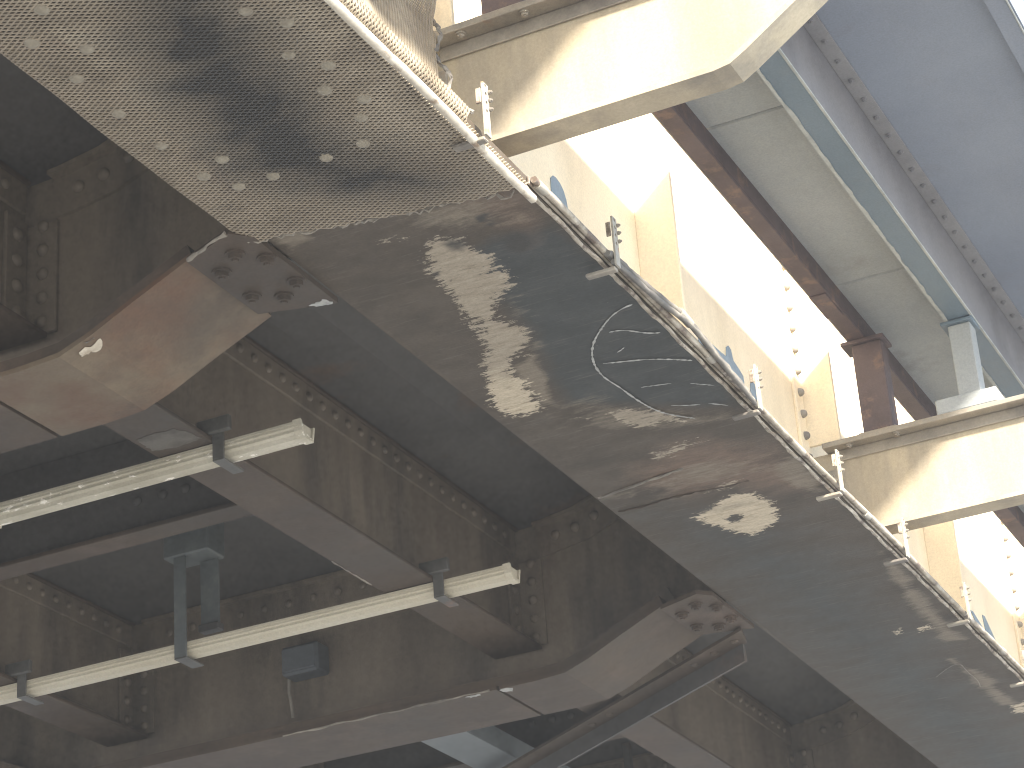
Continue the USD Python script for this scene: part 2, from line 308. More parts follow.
def numbered(parent, name):
    k = COUNT.get((parent, name), 0); COUNT[(parent, name)] = k + 1
    return f'{parent}/{name}' + (f'_{k:03d}' if k else '')


def tag(prim, label=None, cat=None, group=None, kind=None):
    for key, val in (('label', label), ('category', cat), ('group', group), ('kind', kind)):
        if val:
            prim.SetCustomDataByKey(key, val)


def thing(name, label, cat, base, group=None, kind=None):
    path = numbered('/World', name)
    x = UsdGeom.Xform.Define(stage, path)
    x.AddTranslateOp().Set(Gf.Vec3d(float(base[0]), float(base[1]), float(base[2]) + EYE))
    tag(x.GetPrim(), label, cat, group, kind)
    BASE[path] = np.array(base, float)
    return path


def part(parent, name, mesh, look, smooth=False, label=None, kind=None, primvars=None):
    root = '/'.join(parent.split('/')[:3])
    path = numbered(parent, name)
    if hasattr(mesh, 'vertices'):
        v, f = np.array(mesh.vertices, float), np.array(mesh.faces)
    else:
        v, f = np.array(mesh[0], float), np.array(mesh[1])
    v = v - BASE[root]
    m = usdkit.mesh(stage, path, trimesh.Trimesh(v, f, process=False), LOOK[look], smooth=smooth)
    for key, val in (primvars or {}).items():
        UsdGeom.PrimvarsAPI(m).CreatePrimvar(key, Sdf.ValueTypeNames.Color3fArray, 'vertex').Set(Vt.Vec3fArray.FromNumpy(np.asarray(val, np.float32)))
    tag(m.GetPrim(), label, None, None, kind)
    return path


def single(name, mesh, look, label, cat, smooth=False, group=None, kind=None, primvars=None):
    """A thing that is one mesh."""
    v = np.array(mesh.vertices)
    base = np.array([(v[:, 0].min() + v[:, 0].max()) / 2, (v[:, 1].min() + v[:, 1].max()) / 2, v[:, 2].min()])
    path = numbered('/World', name)
    m = usdkit.mesh(stage, path, trimesh.Trimesh(v - base, mesh.faces, process=False), LOOK[look], smooth=smooth)
    m.AddTranslateOp().Set(Gf.Vec3d(float(base[0]), float(base[1]), float(base[2]) + EYE))
    for key, val in (primvars or {}).items():
        UsdGeom.PrimvarsAPI(m).CreatePrimvar(key, Sdf.ValueTypeNames.Color3fArray, 'vertex').Set(Vt.Vec3fArray.FromNumpy(np.asarray(val, np.float32)))
    tag(m.GetPrim(), label, cat, group, kind)
    return path


def copy(path, name, move, label, group=None):
    """A copy of a thing with its parts, moved by move."""
    new = numbered('/World', name)
    x = UsdGeom.Xform.Define(stage, new)
    x.GetPrim().GetReferences().AddInternalReference(path)
    b = BASE[path] + np.array(move, float)
    BASE[new] = b
    x.GetPrim().GetAttribute('xformOp:translate').Set(Gf.Vec3d(float(b[0]), float(b[1]), float(b[2]) + EYE))
    x.GetPrim().SetInstanceable(True)
    tag(x.GetPrim(), label, None, group)
    return new

# ------------------------------------------------------------------ sizes of the bridge
FRAME = [4.165, 6.91, 9.655]                     # cross girders and footway brackets
PITCH = 2.745
SOFFIT = 2.60                                    # underside of the plate girder
XL, XR = -2.358, -1.768                          # edges of its bottom flange
WEB = -2.06
STRINGER = [-3.12, -4.67]
DECK = [(-2.07, 3.42), (-2.2, 3.39), (-2.32, 3.345), (-2.45, 3.28), (-2.6, 3.195), (-2.75, 3.115), (-2.88, 3.068), (-3.0, 3.05), (-3.12, 3.045),
        (-4.67, 3.045), (-4.8, 3.05), (-4.95, 3.07), (-5.1, 3.12), (-5.3, 3.22), (-5.5, 3.32), (-5.74, 3.42)]
HAUNCH = [(-2.545, 2.612), (-2.60, 2.588), (-2.70, 2.545), (-2.82, 2.490), (-2.90, 2.462), (-3.0, 2.456), (-4.8, 2.456), (-4.9, 2.462), (-4.98, 2.49), (-5.1, 2.545), (-5.25, 2.612)]

# ------------------------------------------------------------------ ground
single('ground', box(-300, 300, -300, 300, -1.9, -EYE), 'pale_ground', 'pale dusty ground around and beneath the bridge', None, kind='structure')
single('road', box(-9.5, -3.2, -250, 250, -EYE - 0.1, -EYE + 0.004), 'asphalt', 'grey asphalt road running below the bridge', None, kind='structure')
single('road_line', box(-3.6, -3.48, -250, 250, -EYE, -EYE + 0.008), 'white_line', 'white edge line on the asphalt road', None, kind='structure')

# ------------------------------------------------------------------ wear read off the girder soffit (x, y)
WEAR = {
    'peel_main': [(-2.070,4.221),(-2.029,4.215),(-1.988,4.258),(-1.974,4.306),(-1.953,4.365),(-1.975,4.436),(-1.988,4.515),(-2.051,4.563),(-2.075,4.640),(-2.057,4.714),(-2.076,4.798),(-2.118,4.869),(-2.161,4.873),(-2.188,4.910),(-2.190,4.991),(-2.207,5.086),(-2.220,5.172),(-2.271,5.189),(-2.326,5.152),(-2.331,5.074),(-2.288,4.960),(-2.247,4.849),(-2.199,4.781),(-2.177,4.698),(-2.167,4.610),(-2.151,4.527),(-2.136,4.447),(-2.131,4.362),(-2.107,4.281)],
    'peel_two': [(-2.118,5.295),(-2.042,5.286),(-1.968,5.345),(-1.940,5.416),(-1.935,5.473),(-2.009,5.445),(-2.072,5.456),(-2.096,5.377)],
    'peel_star': [(-2.186,6.107),(-2.131,6.072),(-2.067,6.028),(-2.009,5.997),(-1.961,6.031),(-1.945,6.113),(-1.947,6.185),(-1.975,6.277),(-2.026,6.315),(-2.091,6.336),(-2.120,6.286),(-2.155,6.213)],
    'fleck_a': [(-2.017,7.445),(-1.962,7.425),(-1.973,7.503),(-2.016,7.519)],
    'fleck_b': [(-1.943,7.476),(-1.871,7.422),(-1.866,7.498),(-1.930,7.523)],
    'fleck_c': [(-1.897,8.520),(-1.806,8.489),(-1.858,8.687),(-1.918,8.624)],
    'fleck_d': [(-2.191,5.266),(-2.134,5.268),(-2.126,5.326),(-2.174,5.324)],
    'fleck_e': [(-2.006,4.370),(-1.955,4.369),(-1.919,4.399),(-1.962,4.410),(-2.000,4.408)],
    'fleck_f': [(-2.184,4.136),(-2.131,4.122),(-2.075,4.159),(-2.077,4.201),(-2.126,4.207),(-2.173,4.176)],
    'fleck_g': [(-2.409,4.314),(-2.366,4.319),(-2.377,4.347),(-2.405,4.341)],
    'fleck_h': [(-2.093,5.938),(-2.003,5.880),(-1.938,5.916),(-1.981,5.981),(-2.065,5.984)],
    'fleck_i': [(-2.124,5.578),(-1.972,5.564),(-1.911,5.630),(-2.010,5.658),(-2.150,5.709)],
    'edge_a': [(-1.856,5.872),(-1.754,5.836),(-1.757,6.027),(-1.784,6.156),(-1.845,6.131),(-1.863,6.013)],
    'edge_b': [(-1.807,6.710),(-1.789,6.804),(-1.805,7.227),(-1.822,7.691),(-1.886,7.668),(-1.881,7.308),(-1.866,7.047)],
    'edge_c': [(-1.937,7.756),(-1.861,8.079),(-1.860,8.550),(-1.922,8.501),(-1.936,8.022)],
    'edge_d': [(-2.349,4.013),(-2.273,4.014),(-2.271,4.064),(-2.340,4.084)],
    'dim': [(-2.178,4.896),(-2.100,4.861),(-2.150,5.054),(-2.187,5.151),(-2.223,5.148),(-2.195,5.002)],
    'slate': [(-2.054,4.338),(-1.941,4.289),(-1.868,4.293),(-1.782,4.295),(-1.769,4.457),(-1.760,4.606),(-1.740,4.800),(-1.750,5.083),(-1.761,5.318),(-1.788,5.446),(-1.877,5.400),(-1.960,5.328),(-2.070,5.253),(-2.150,5.176),(-2.137,5.027),(-2.085,4.858),(-2.059,4.745),(-2.052,4.593),(-2.057,4.470)],
    'slate_far': [(-2.321,5.892),(-2.129,6.028),(-1.925,6.312),(-1.855,6.757),(-1.873,8.321),(-1.892,9.957),(-2.186,11.203),(-2.472,10.495),(-2.388,9.147),(-2.352,7.609),(-2.341,6.558)],
    'blob_a': [(-2.046,4.248),(-2.020,4.238),(-1.994,4.255),(-1.991,4.289),(-2.019,4.305),(-2.046,4.287)],
    'blob_b': [(-1.916,4.305),(-1.883,4.283),(-1.860,4.304),(-1.867,4.354),(-1.904,4.380),(-1.927,4.354)],
    'rust': [(-2.183,5.644),(-1.951,5.586),(-1.815,5.761),(-1.750,6.075),(-1.847,6.138),(-1.978,5.957),(-2.130,5.956),(-2.230,5.824)],
    'rust_b': [(-1.908,4.124),(-1.814,4.133),(-1.807,4.295),(-1.855,4.318),(-1.891,4.240)],
    'hollow': [(-2.115,6.167),(-2.076,6.148),(-2.042,6.164),(-2.076,6.213),(-2.107,6.210)],
    'smear_a': [(-2.204,5.139),(-2.070,5.187),(-2.002,5.292),(-1.888,5.429),(-1.801,5.459),(-1.831,5.560),(-2.055,5.483),(-2.229,5.286)],
    'smear_b': [(-2.000,4.019),(-1.898,4.105),(-1.815,4.184),(-1.801,4.283),(-1.910,4.277),(-2.019,4.195),(-2.054,4.097)],
    'smear_c': [(-2.348,5.811),(-2.036,5.722),(-1.824,5.787),(-1.821,5.939),(-2.013,5.890),(-2.282,5.947)],
    'smear_d': [(-2.054,4.338),(-1.968,4.395),(-2.011,4.590),(-2.049,4.752),(-2.092,4.920),(-2.111,4.854),(-2.063,4.616)],
    'hollow_b': [(-2.062,4.379),(-2.002,4.372),(-2.013,4.445),(-2.074,4.452)],
    'hollow_c': [(-2.140,4.615),(-2.073,4.598),(-2.068,4.675),(-2.140,4.691)],
    'hollow_d': [(-2.179,4.814),(-2.094,4.819),(-2.159,4.875)],
    'hollow_e': [(-1.989,4.275),(-1.969,4.304),(-1.968,4.395),(-1.997,4.376)],
    'gash': [(-1.924,4.182),(-1.884,4.176),(-1.912,4.211),(-1.931,4.209)],
    'gash_b': [(-1.920,4.227),(-1.881,4.204),(-1.907,4.241)],
    'gash_c': [(-2.131,4.362),(-2.101,4.353),(-2.123,4.385)],
}
CHALK = {
    'arc': [(-1.792,4.753),(-1.846,4.773),(-1.902,4.824),(-1.950,4.883),(-1.988,4.956),(-2.008,5.031),(-2.011,5.099),(-2.004,5.153),(-1.998,5.229),(-1.987,5.310),(-1.971,5.365),(-1.940,5.416),(-1.912,5.451)],
    'l1': [(-1.899,4.858),(-1.862,4.870),(-1.831,4.904),(-1.793,4.929)],
    'l2': [(-1.982,5.008),(-1.930,5.029),(-1.873,5.054),(-1.826,5.086),(-1.786,5.120)],
    'l3': [(-1.957,5.192),(-1.922,5.202),(-1.882,5.214)],
    'l4': [(-1.841,5.242),(-1.817,5.266),(-1.793,5.289)],
    'l5': [(-1.934,5.339),(-1.903,5.360),(-1.867,5.377)],
    'l6': [(-1.847,5.383),(-1.827,5.404),(-1.808,5.425)],
    'l7': [(-1.927,4.971),(-1.910,4.962),(-1.901,4.955)],
    'far': [(-2.021,8.011),(-1.955,7.939),(-1.916,7.916),(-1.908,7.989),(-1.907,8.112),(-1.921,8.227)],
}



def inside_distance(pts, poly):
    """Signed distance (positive inside) from pts to the polygon."""
    p = np.array(poly); a, b = p, np.roll(p, -1, 0)
    d2 = np.full(len(pts), 1e9); ins = np.zeros(len(pts), bool)
    for (ax, ay), (bx, by) in zip(a, b):
        e = np.array([bx - ax, by - ay]); w = pts - (ax, ay)
        t = np.clip((w @ e) / max(e @ e, 1e-12), 0, 1)
        d2 = np.minimum(d2, ((w - t[:, None] * e) ** 2).sum(1))
        cond = ((ay > pts[:, 1]) != (by > pts[:, 1]))
        with np.errstate(divide='ignore', invalid='ignore'):
            xx = (bx - ax) * (pts[:, 1] - ay) / (by - ay if by != ay else 1e-12) + ax
        ins ^= cond & (pts[:, 0] < xx)
    d = np.sqrt(d2)
    return np.where(ins, d, -d)


def field(pts, names, soft, top=1.0):
    out = np.zeros(len(pts))
    for n_ in names:
        out = np.maximum(out, np.clip(0.5 + inside_distance(pts, WEAR[n_]) / soft, 0, 1) * top)
    return out


def soffit_wear(pts):
    peel = np.maximum(field(pts, ['peel_main', 'peel_star'], 0.10, 1.3), field(pts, ['peel_two', 'fleck_a', 'fleck_b', 'fleck_c', 'fleck_g'], 0.07, 1.0))
    peel = np.maximum(peel, field(pts, ['fleck_d', 'fleck_e', 'fleck_f', 'fleck_h', 'fleck_i'], 0.08, 0.78))
    peel = np.maximum(peel - field(pts, ['hollow'], 0.03, 0.9) - field(pts, ['hollow_b', 'hollow_c', 'hollow_d', 'hollow_e'], 0.06, 0.38), 0)
    slate = np.maximum(field(pts, ['slate'], 0.13), field(pts, ['slate_far'], 0.6, 0.72))
    rust = field(pts, ['rust', 'rust_b'], 0.22)
    dark = np.maximum(field(pts, ['blob_a', 'blob_b'], 0.035), field(pts, ['gash', 'gash_b', 'gash_c'], 0.012))
    dim = np.maximum(field(pts, ['dim'], 0.05), field(pts, ['edge_a', 'edge_b', 'edge_c'], 0.07, 0.85))
    dim = np.maximum(dim, field(pts, ['edge_d'], 0.04, 0.8))
    dim = np.maximum(dim, field(pts, ['smear_a', 'smear_b', 'smear_c', 'smear_d'], 0.14, 0.62))
    old = np.clip((5.0 - pts[:, 1]) / 0.14, 0, 1) * 0.75                     # the upper half of the big flake is older and greyer
    old = np.maximum(old, field(pts, ['peel_two', 'fleck_d', 'fleck_e', 'fleck_f', 'fleck_h', 'fleck_i', 'edge_a'], 0.06) * 0.85)
    old = np.where(pts[:, 0] < -2.34, 0, old)
    return np.c_[peel, slate, rust], np.c_[dark, dim, old]


def flange_mesh():
    """The underside as a fine sheet that carries the wear, with the plate's edges and top."""
    ys = np.unique(np.concatenate([np.linspace(-1.5, 3.6, 30), np.arange(3.6, 10.2, 0.011), np.linspace(10.2, 12.4, 30)]))
    xs = np.linspace(XL, XR, 55)
    X, Y = np.meshgrid(xs, ys, indexing='ij')
    Z = SOFFIT + 0.0012 * np.sin(5.1 * Y + 7 * X) + 0.0009 * np.sin(17 * X + 2.3 * Y)
    Z[0] = Z[-1] = SOFFIT
    v = np.c_[X.ravel(), Y.ravel(), Z.ravel()]
    nx, ny = len(xs), len(ys)
    i, j = np.meshgrid(np.arange(nx - 1), np.arange(ny - 1), indexing='ij')
    a = (i * ny + j).ravel(); b = a + ny; c = b + 1; d = a + 1
    f = np.vstack([np.c_[a, d, c], np.c_[a, c, b]])
    top = box(XL, XR, -1.5, 12.4, SOFFIT, SOFFIT + 0.028)
    keep = top.face_normals[:, 2] > -0.5
    tv, tf = top.vertices, top.faces[keep]
    V = np.vstack([v, tv]); Fc = np.vstack([f, tf + len(v)])
    w1, w2 = soffit_wear(V[:, :2])
    return trimesh.Trimesh(V, Fc, process=False), w1, w2


# ------------------------------------------------------------------ the plate girder
gird = thing('plate_girder', 'long sooty plate girder with peeling paint and chalk circle under its bottom flange', 'girder', (WEB, 5.5, SOFFIT))
fm, w1, w2 = flange_mesh()
part(gird, 'bottom_flange', fm, 'worn_soffit', label='sooty underside with flaked cream patches and a slate grey patch', primvars={'wear': w1, 'worn': w2})
part(gird, 'web', box(WEB - 0.008, WEB + 0.008, -1.5, 12.4, SOFFIT + 0.028, 3.90), 'cream_steel', label='sunlit cream painted web')
part(gird, 'top_flange', box(WEB - 0.2, WEB + 0.12, -1.5, 12.4, 3.90, 3.925), 'cream_steel')
for s in (-1, 1):
    part(gird, 'flange_angle', box(WEB + s * 0.008, WEB + s * 0.085, -1.5, 12.4, SOFFIT + 0.028, SOFFIT + 0.040), 'cream_steel')
for k in range(-1, 4):                            # stiffeners between the brackets
    y = 5.5375 + (k) * PITCH
    if -1.4 < y < 12:
        part(gird, 'stiffener', box(WEB + 0.008, -1.935, y - 0.007, y + 0.007, SOFFIT + 0.043, 3.895, 0.002), 'cream_steel')
for y in FRAME:                                   # stiffeners and riveted angles over the brackets
    part(gird, 'stiffener', box(WEB + 0.008, -1.935, y - 0.007, y + 0.007, 3.085, 3.895, 0.002), 'cream_steel')
    ang = part(gird, 'rivet_angle', box(WEB + 0.008, WEB + 0.02, y - 0.085, y - 0.009, SOFFIT + 0.05, 3.89, 0.002), 'cream_steel')
    for z in np.arange(2.72, 3.86, 0.078):
        part(ang, 'rivet', rivet((WEB + 0.02, y - 0.045, z), (1, 0, 0), 0.0145, 0.018), 'sooty_cream', smooth=60)
# the splice rivets that show through the wire mesh
disc = [(-2.321, 2.96), (-2.321, 3.10), (-2.32, 3.243), (-2.323, 3.391), (-2.32, 3.537), (-2.313, 3.688), (-2.274, 3.762), (-2.191, 3.764), (-2.06, 3.760), (-1.968, 3.752),
        (-1.877, 3.294), (-1.922, 3.22), (-1.93, 3.388), (-1.884, 3.462), (-1.934, 3.536), (-1.884, 3.605), (-1.922, 3.662), (-1.90, 3.13), (-2.24, 3.02), (-2.245, 3.17), (-2.245, 3.65)]
for x, y in disc:
    part(gird, 'rivet', rivet((x, y, SOFFIT + 0.001), (0, 0, -1), 0.0215, 0.0235, 12), 'rivet_cream', smooth=60)
part(gird, 'weld_seam', tube([(-2.35 + 0.28 * t, 5.806 - 0.056 * t, SOFFIT - 0.001) for t in np.linspace(0, 1, 18)], 0.0035, 6, 0.4, 3), 'sooty_cream')
part(gird, 'weld_seam', tube([(-2.345 + 0.40 * t, 5.934 + 0.006 * math.sin(9 * t), SOFFIT - 0.0005) for t in np.linspace(0, 1, 24)], 0.0028, 6, 0.5, 4), 'worn_steel')


def ragged(poly, amp, seed, step=0.006):
    """The polygon with its outline torn: points every step, pushed about by amp."""
    g = np.random.default_rng(seed); p = np.array(poly, float); out = []
    for a, c in zip(p, np.roll(p, -1, 0)):
        n = max(int(np.linalg.norm(c - a) / step), 1)
        out += [a + (c - a) * i / n + g.normal(0, amp, 2) for i in range(n)]
    return [tuple(q) for q in out]


def ribbon(pts, w, z, seed):
    """A broken chalk stroke, a flat ribbon along pts just below the steel."""
    g = np.random.default_rng(seed); p = np.array(pts)
    t = np.r_[0, np.cumsum(np.linalg.norm(np.diff(p, axis=0), axis=1))]
    n = max(int(t[-1] / 0.006), 6)
    from scipy.interpolate import CubicSpline
    q = CubicSpline(t, p)(np.linspace(0, t[-1], n))
    d = np.gradient(q, axis=0); d /= np.linalg.norm(d, axis=1, keepdims=True); m = np.c_[-d[:, 1], d[:, 0]]
    ww = w * np.clip(0.75 + 0.35 * g.standard_normal(n), 0.35, 1.3); ww[0] = ww[-1] = w * 0.3
    L, R = q + m * ww[:, None] / 2, q - m * ww[:, None] / 2
    v = np.vstack([np.c_[L, np.full(n, z)], np.c_[R, np.full(n, z)]])
    f = []
    for i in range(n - 1):
        f += [(i, i + 1, n + i + 1), (i, n + i + 1, n + i)]
    return trimesh.Trimesh(v, np.array(f), process=False)


for k, (nm, pts) in enumerate(CHALK.items()):
    part(gird, 'chalk_mark', ribbon(pts, 0.0065 if nm in ('arc', 'l1', 'l2') else 0.0045, SOFFIT - 0.004, 20 + k), 'chalk' if nm != 'far' else 'sooty_cream',
         label={'arc': 'chalk arc on the slate grey paint', 'far': 'faint scratched loop'}.get(nm))
# blue lettering on the web: only the tops show over the flange
LETTER = [[(4.938, 3.121), (4.955, 3.136), (4.974, 3.139), (4.998, 3.134), (5.017, 3.122), (5.031, 3.100), (5.036, 3.075), (5.034, 2.98), (4.930, 2.98)],
          [(5.955, 3.085), (5.985, 3.108), (6.05, 3.112), (6.150, 3.118), (6.190, 3.122), (6.200, 3.158), (6.222, 3.172), (6.242, 3.166), (6.252, 3.134), (6.300, 3.122), (6.330, 3.112), (6.34, 2.98), (5.95, 2.98)],
          [(6.395, 3.12), (6.425, 3.128), (6.450, 3.122), (6.464, 3.100), (6.470, 3.06), (6.472, 2.98), (6.36, 2.98)],
          [(8.82, 3.098), (8.862, 3.104), (9.03, 3.062), (9.012, 3.135), (9.050, 3.140), (9.215, 3.052), (9.20, 2.98), (9.05, 2.98)]]
for poly in LETTER:
    part(gird, 'painted_letter', prism(poly, WEB + 0.0085, WEB + 0.0105, 'x'), 'blue_mark', label='blue painted letter on the cream web')

# the other plate girder, on the far side of the track
g2 = thing('plate_girder', 'sooty plate girder on the far side of the track', 'girder', (-5.74, 5.5, SOFFIT))
part(g2, 'bottom_flange', box(-6.04, -5.45, -1.5, 12.4, SOFFIT, SOFFIT + 0.028, 0.003), 'sooty_steel')
part(g2, 'web', box(-5.748, -5.732, -1.5, 12.4, SOFFIT + 0.028, 3.90), 'sooty_steel')
part(g2, 'top_flange', box(-5.93, -5.55, -1.5, 12.4, 3.90, 3.925), 'sooty_steel')

# ------------------------------------------------------------------ deck
where = ['nearest deck bay, at the upper left behind the wire mesh', 'middle deck bay, above the two cream trunkings', 'far deck bay, beyond the second cross girder', 'furthest deck bay, past the third cross girder']
for k in range(-1, 4):
    y0, y1 = FRAME[0] + (k - 1) * PITCH, FRAME[0] + k * PITCH
    t = thing('deck_bay', 'dark steel plates of the ' + where[min(max(k, 0), 3)] if k >= 0 else 'dark steel plates of the deck bay over the viewer, out of the photo', 'bridge deck', (-3.9, (y0 + y1) / 2, 3.05), 'deck bays')
    for sl in (DECK[0:9], DECK[8:10], DECK[9:]):
        part(t, 'deck_plate', strip(sl, 0.0, 0.014, y0 + 0.004, y1 - 0.004), 'deck_steel')

# ------------------------------------------------------------------ cross girders
cg_label = ['riveted cross girder with pale rusty haunch beside the wire mesh', 'riveted cross girder with pinkish haunch, below the lower cream trunking', 'riveted cross girder furthest from the viewer']
XS = np.array([p[0] for p in DECK])[::-1]; ZS = np.array([p[1] for p in DECK])[::-1]


def deck_z(x):
    return float(np.interp(x, XS, ZS))


def top_path(x0, x1):
    xs = [x for x, _ in DECK if min(x0, x1) < x < max(x0, x1)]
    return [(x, deck_z(x)) for x in sorted([x0, x1, *xs], reverse=True)]


for k, y in enumerate(FRAME):
    t = thing('cross_girder', cg_label[k], 'cross girder', (-3.9, y, 2.44), 'cross girders')
    part(t, 'web', prism([*DECK, (-5.74, 2.63), (-5.3, 2.63), *HAUNCH[::-1], (-2.545, 2.63), (-2.07, 2.63)], y - 0.006, y + 0.006, 'y'), 'sooty_steel')
    fl = part(t, 'bottom_flange', strip(HAUNCH, 0.0, 0.03, y - 0.165, y + 0.165), 'worn_steel')
    part(t, 'cover_plate', strip([p for p in HAUNCH if p[0] > -3.12][:6] + [(-3.135, 2.456)], -0.0125, -0.0005, y - 0.172, y + 0.172), 'haunch_steel' if k == 0 else 'worn_steel', label='pale rusty plate under the haunch')
    part(t, 'cover_plate', strip([(-3.147, 2.456), (-4.0, 2.456), (-4.85, 2.456)], -0.0125, -0.0005, y - 0.172, y + 0.172), 'worn_steel')
    for s in (-1,):
        part(t, 'flange_angle', strip([(p[0], p[1] + 0.03) for p in HAUNCH], 0.0, 0.085, y + s * 0.006, y + s * 0.018), 'sooty_steel')
    # top angle with its rivets, bending up towards the plate girder
    an = part(t, 'top_angle', strip(top_path(-2.12, -3.03), -0.122, -0.004, y - 0.018, y - 0.006), 'sooty_steel')
    an2 = part(t, 'top_angle', strip(top_path(-3.25, -4.60), -0.122, -0.004, y - 0.018, y - 0.006), 'sooty_steel')
    part(t, 'top_angle_leg', strip(top_path(-2.12, -3.03), -0.016, -0.004, y - 0.05, y - 0.018), 'sooty_steel')
    part(t, 'top_angle_leg', strip(top_path(-3.25, -4.60), -0.016, -0.004, y - 0.05, y - 0.018), 'sooty_steel')
    for x in np.arange(-2.30, -3.0, -0.073):
        part(an, 'rivet', rivet((x, y - 0.018, deck_z(x) - 0.066), (0, -1, 0), 0.0175, 0.016), 'sooty_steel', smooth=60)
    for x in np.arange(-3.30, -4.58, -0.10):
        part(an2, 'rivet', rivet((x, y - 0.018, deck_z(x) - 0.066), (0, -1, 0), 0.015, 0.012), 'sooty_steel', smooth=60)
    # splice to the plate girder
    gp = part(t, 'splice_plate', prism([(-2.545, y - 0.185), (-2.40, y - 0.245), (-2.361, y - 0.20), (-2.361, y + 0.172), (-2.545, y + 0.118)], 2.583, 2.597, 'z'), 'worn_steel', label='flat bolted plate joining the cross girder to the plate girder')
    for bx, by in [(-2.435, -0.159), (-2.504, -0.104), (-2.386, -0.104), (-2.386, 0.025), (-2.508, 0.031), (-2.447, 0.072)]:
        part(gp, 'bolt', bolt((bx, y + by, 2.583), (0, 0, -1), 0.017, 0.011), 'worn_steel')
    if k == 0:
      part(gp, 'paint_flake', prism(ragged([(-2.425, y + 0.146), (-2.38, y + 0.137), (-2.367, y + 0.162), (-2.372, y + 0.167), (-2.41, y + 0.157)], 0.0018, 77), 2.5815, 2.5835, 'z'), 'chalk')
      part(gp, 'edge_scrape', tube([(-2.542 + 0.135 * u, y - 0.188 - 0.056 * u, 2.586) for u in np.linspace(0, 1, 12)], 0.004, 6, 0.5, 31 + k), 'sooty_cream')
    if k == 0:
        for fl in ([(-2.862, 4.025), (-2.843, 4.013), (-2.831, 4.027), (-2.806, 4.019), (-2.808, 4.037), (-2.828, 4.054), (-2.843, 4.037), (-2.863, 4.042)],
                   [(-2.831, 4.000), (-2.810, 4.004), (-2.813, 4.010), (-2.83, 4.008)]):
            m = prism(ragged(fl, 0.0022, 50 + len(fl)), 0.0, 0.001, 'z'); v = np.array(m.vertices)
            hx, hz_ = np.array([p[0] for p in HAUNCH[:8]])[::-1], np.array([p[1] for p in HAUNCH[:8]])[::-1]
            v[:, 2] += np.interp(v[:, 0], hx, hz_) - 0.0155
            part(t, 'paint_flake', trimesh.Trimesh(v, m.faces, process=False), 'patch_paint' if len(fl) == 4 else 'rod_paint', label='white paint flake')
    if k == 1:
        for fl in ([(-3.261, 6.745), (-3.23, 6.742), (-3.21, 6.748), (-3.214, 6.758), (-3.25, 6.760)], [(-3.138, 6.749), (-3.11, 6.742), (-3.094, 6.757), (-3.111, 6.783), (-3.141, 6.772)]):
            part(t, 'paint_flake', prism(ragged(fl, 0.002, 60 + len(fl)), 2.4425, 2.4435, 'z'), 'chalk', label='white paint flake')
        part(t, 'edge_scrape', tube([(x, 6.7375, 2.4455 + 0.0012 * math.sin(40 * x)) for x in np.arange(-3.95, -3.16, 0.03)], 0.0028, 6, 0.5, 41), 'sooty_cream', label='scraped pale edge')
    # angles that carry the stringers
    for sx in STRINGER:
        for s in (-1, 1):
            an = part(t, 'connection_angle', box(sx + s * 0.009, sx + s * 0.10, y - 0.019, y - 0.006, 2.62, 2.92, 0.002), 'sooty_steel')
            for z in np.arange(2.65, 2.92, 0.065):
                part(an, 'rivet', rivet((sx + s * 0.062, y - 0.019, z), (0, -1, 0), 0.0165, 0.015), 'sooty_steel', smooth=60)

# ------------------------------------------------------------------ stringers under the rails
def stringer(sx, y0, y1, label, n=34):
    t = thing('stringer', label, 'stringer', (sx, (y0 + y1) / 2, 2.6), 'stringers between the cross girders')
    a, b = y0 + 0.008, y1 - 0.02
    part(t, 'web', box(sx - 0.007, sx + 0.007, a, b, 2.612, 3.043), 'sooty_steel')
    part(t, 'bottom_flange', box(sx - 0.088, sx + 0.086, a + 0.01, b - 0.01, 2.598, 2.612, 0.002), 'worn_steel')
    an = part(t, 'top_angle', box(sx + 0.007, sx + 0.019, a + 0.01, b - 0.01, 2.952, 3.043, 0.002), 'sooty_steel')
    part(t, 'top_angle_lip', box(sx + 0.019, sx + 0.031, a + 0.01, b - 0.01, 3.030, 3.0425, 0.002), 'worn_steel')
    part(t, 'web_angle', box(sx + 0.007, sx + 0.017, a + 0.01, b - 0.10, 2.612, 2.66, 0.002), 'sooty_steel')
    for y in np.linspace(a + 0.10, b - 0.10, n):
        part(an, 'rivet', rivet((sx + 0.019, y, 2.995), (1, 0, 0), 0.0145, 0.012, 8), 'sooty_steel', smooth=60)
    end = part(t, 'end_angle', box(sx + 0.007, sx + 0.018, b - 0.085, b - 0.003, 2.62, 2.93, 0.002), 'sooty_steel')
    for z in np.arange(2.67, 2.92, 0.07):
        part(end, 'rivet', rivet((sx + 0.018, b - 0.045, z), (1, 0, 0), 0.018, 0.015), 'sooty_steel', smooth=60)
    return t


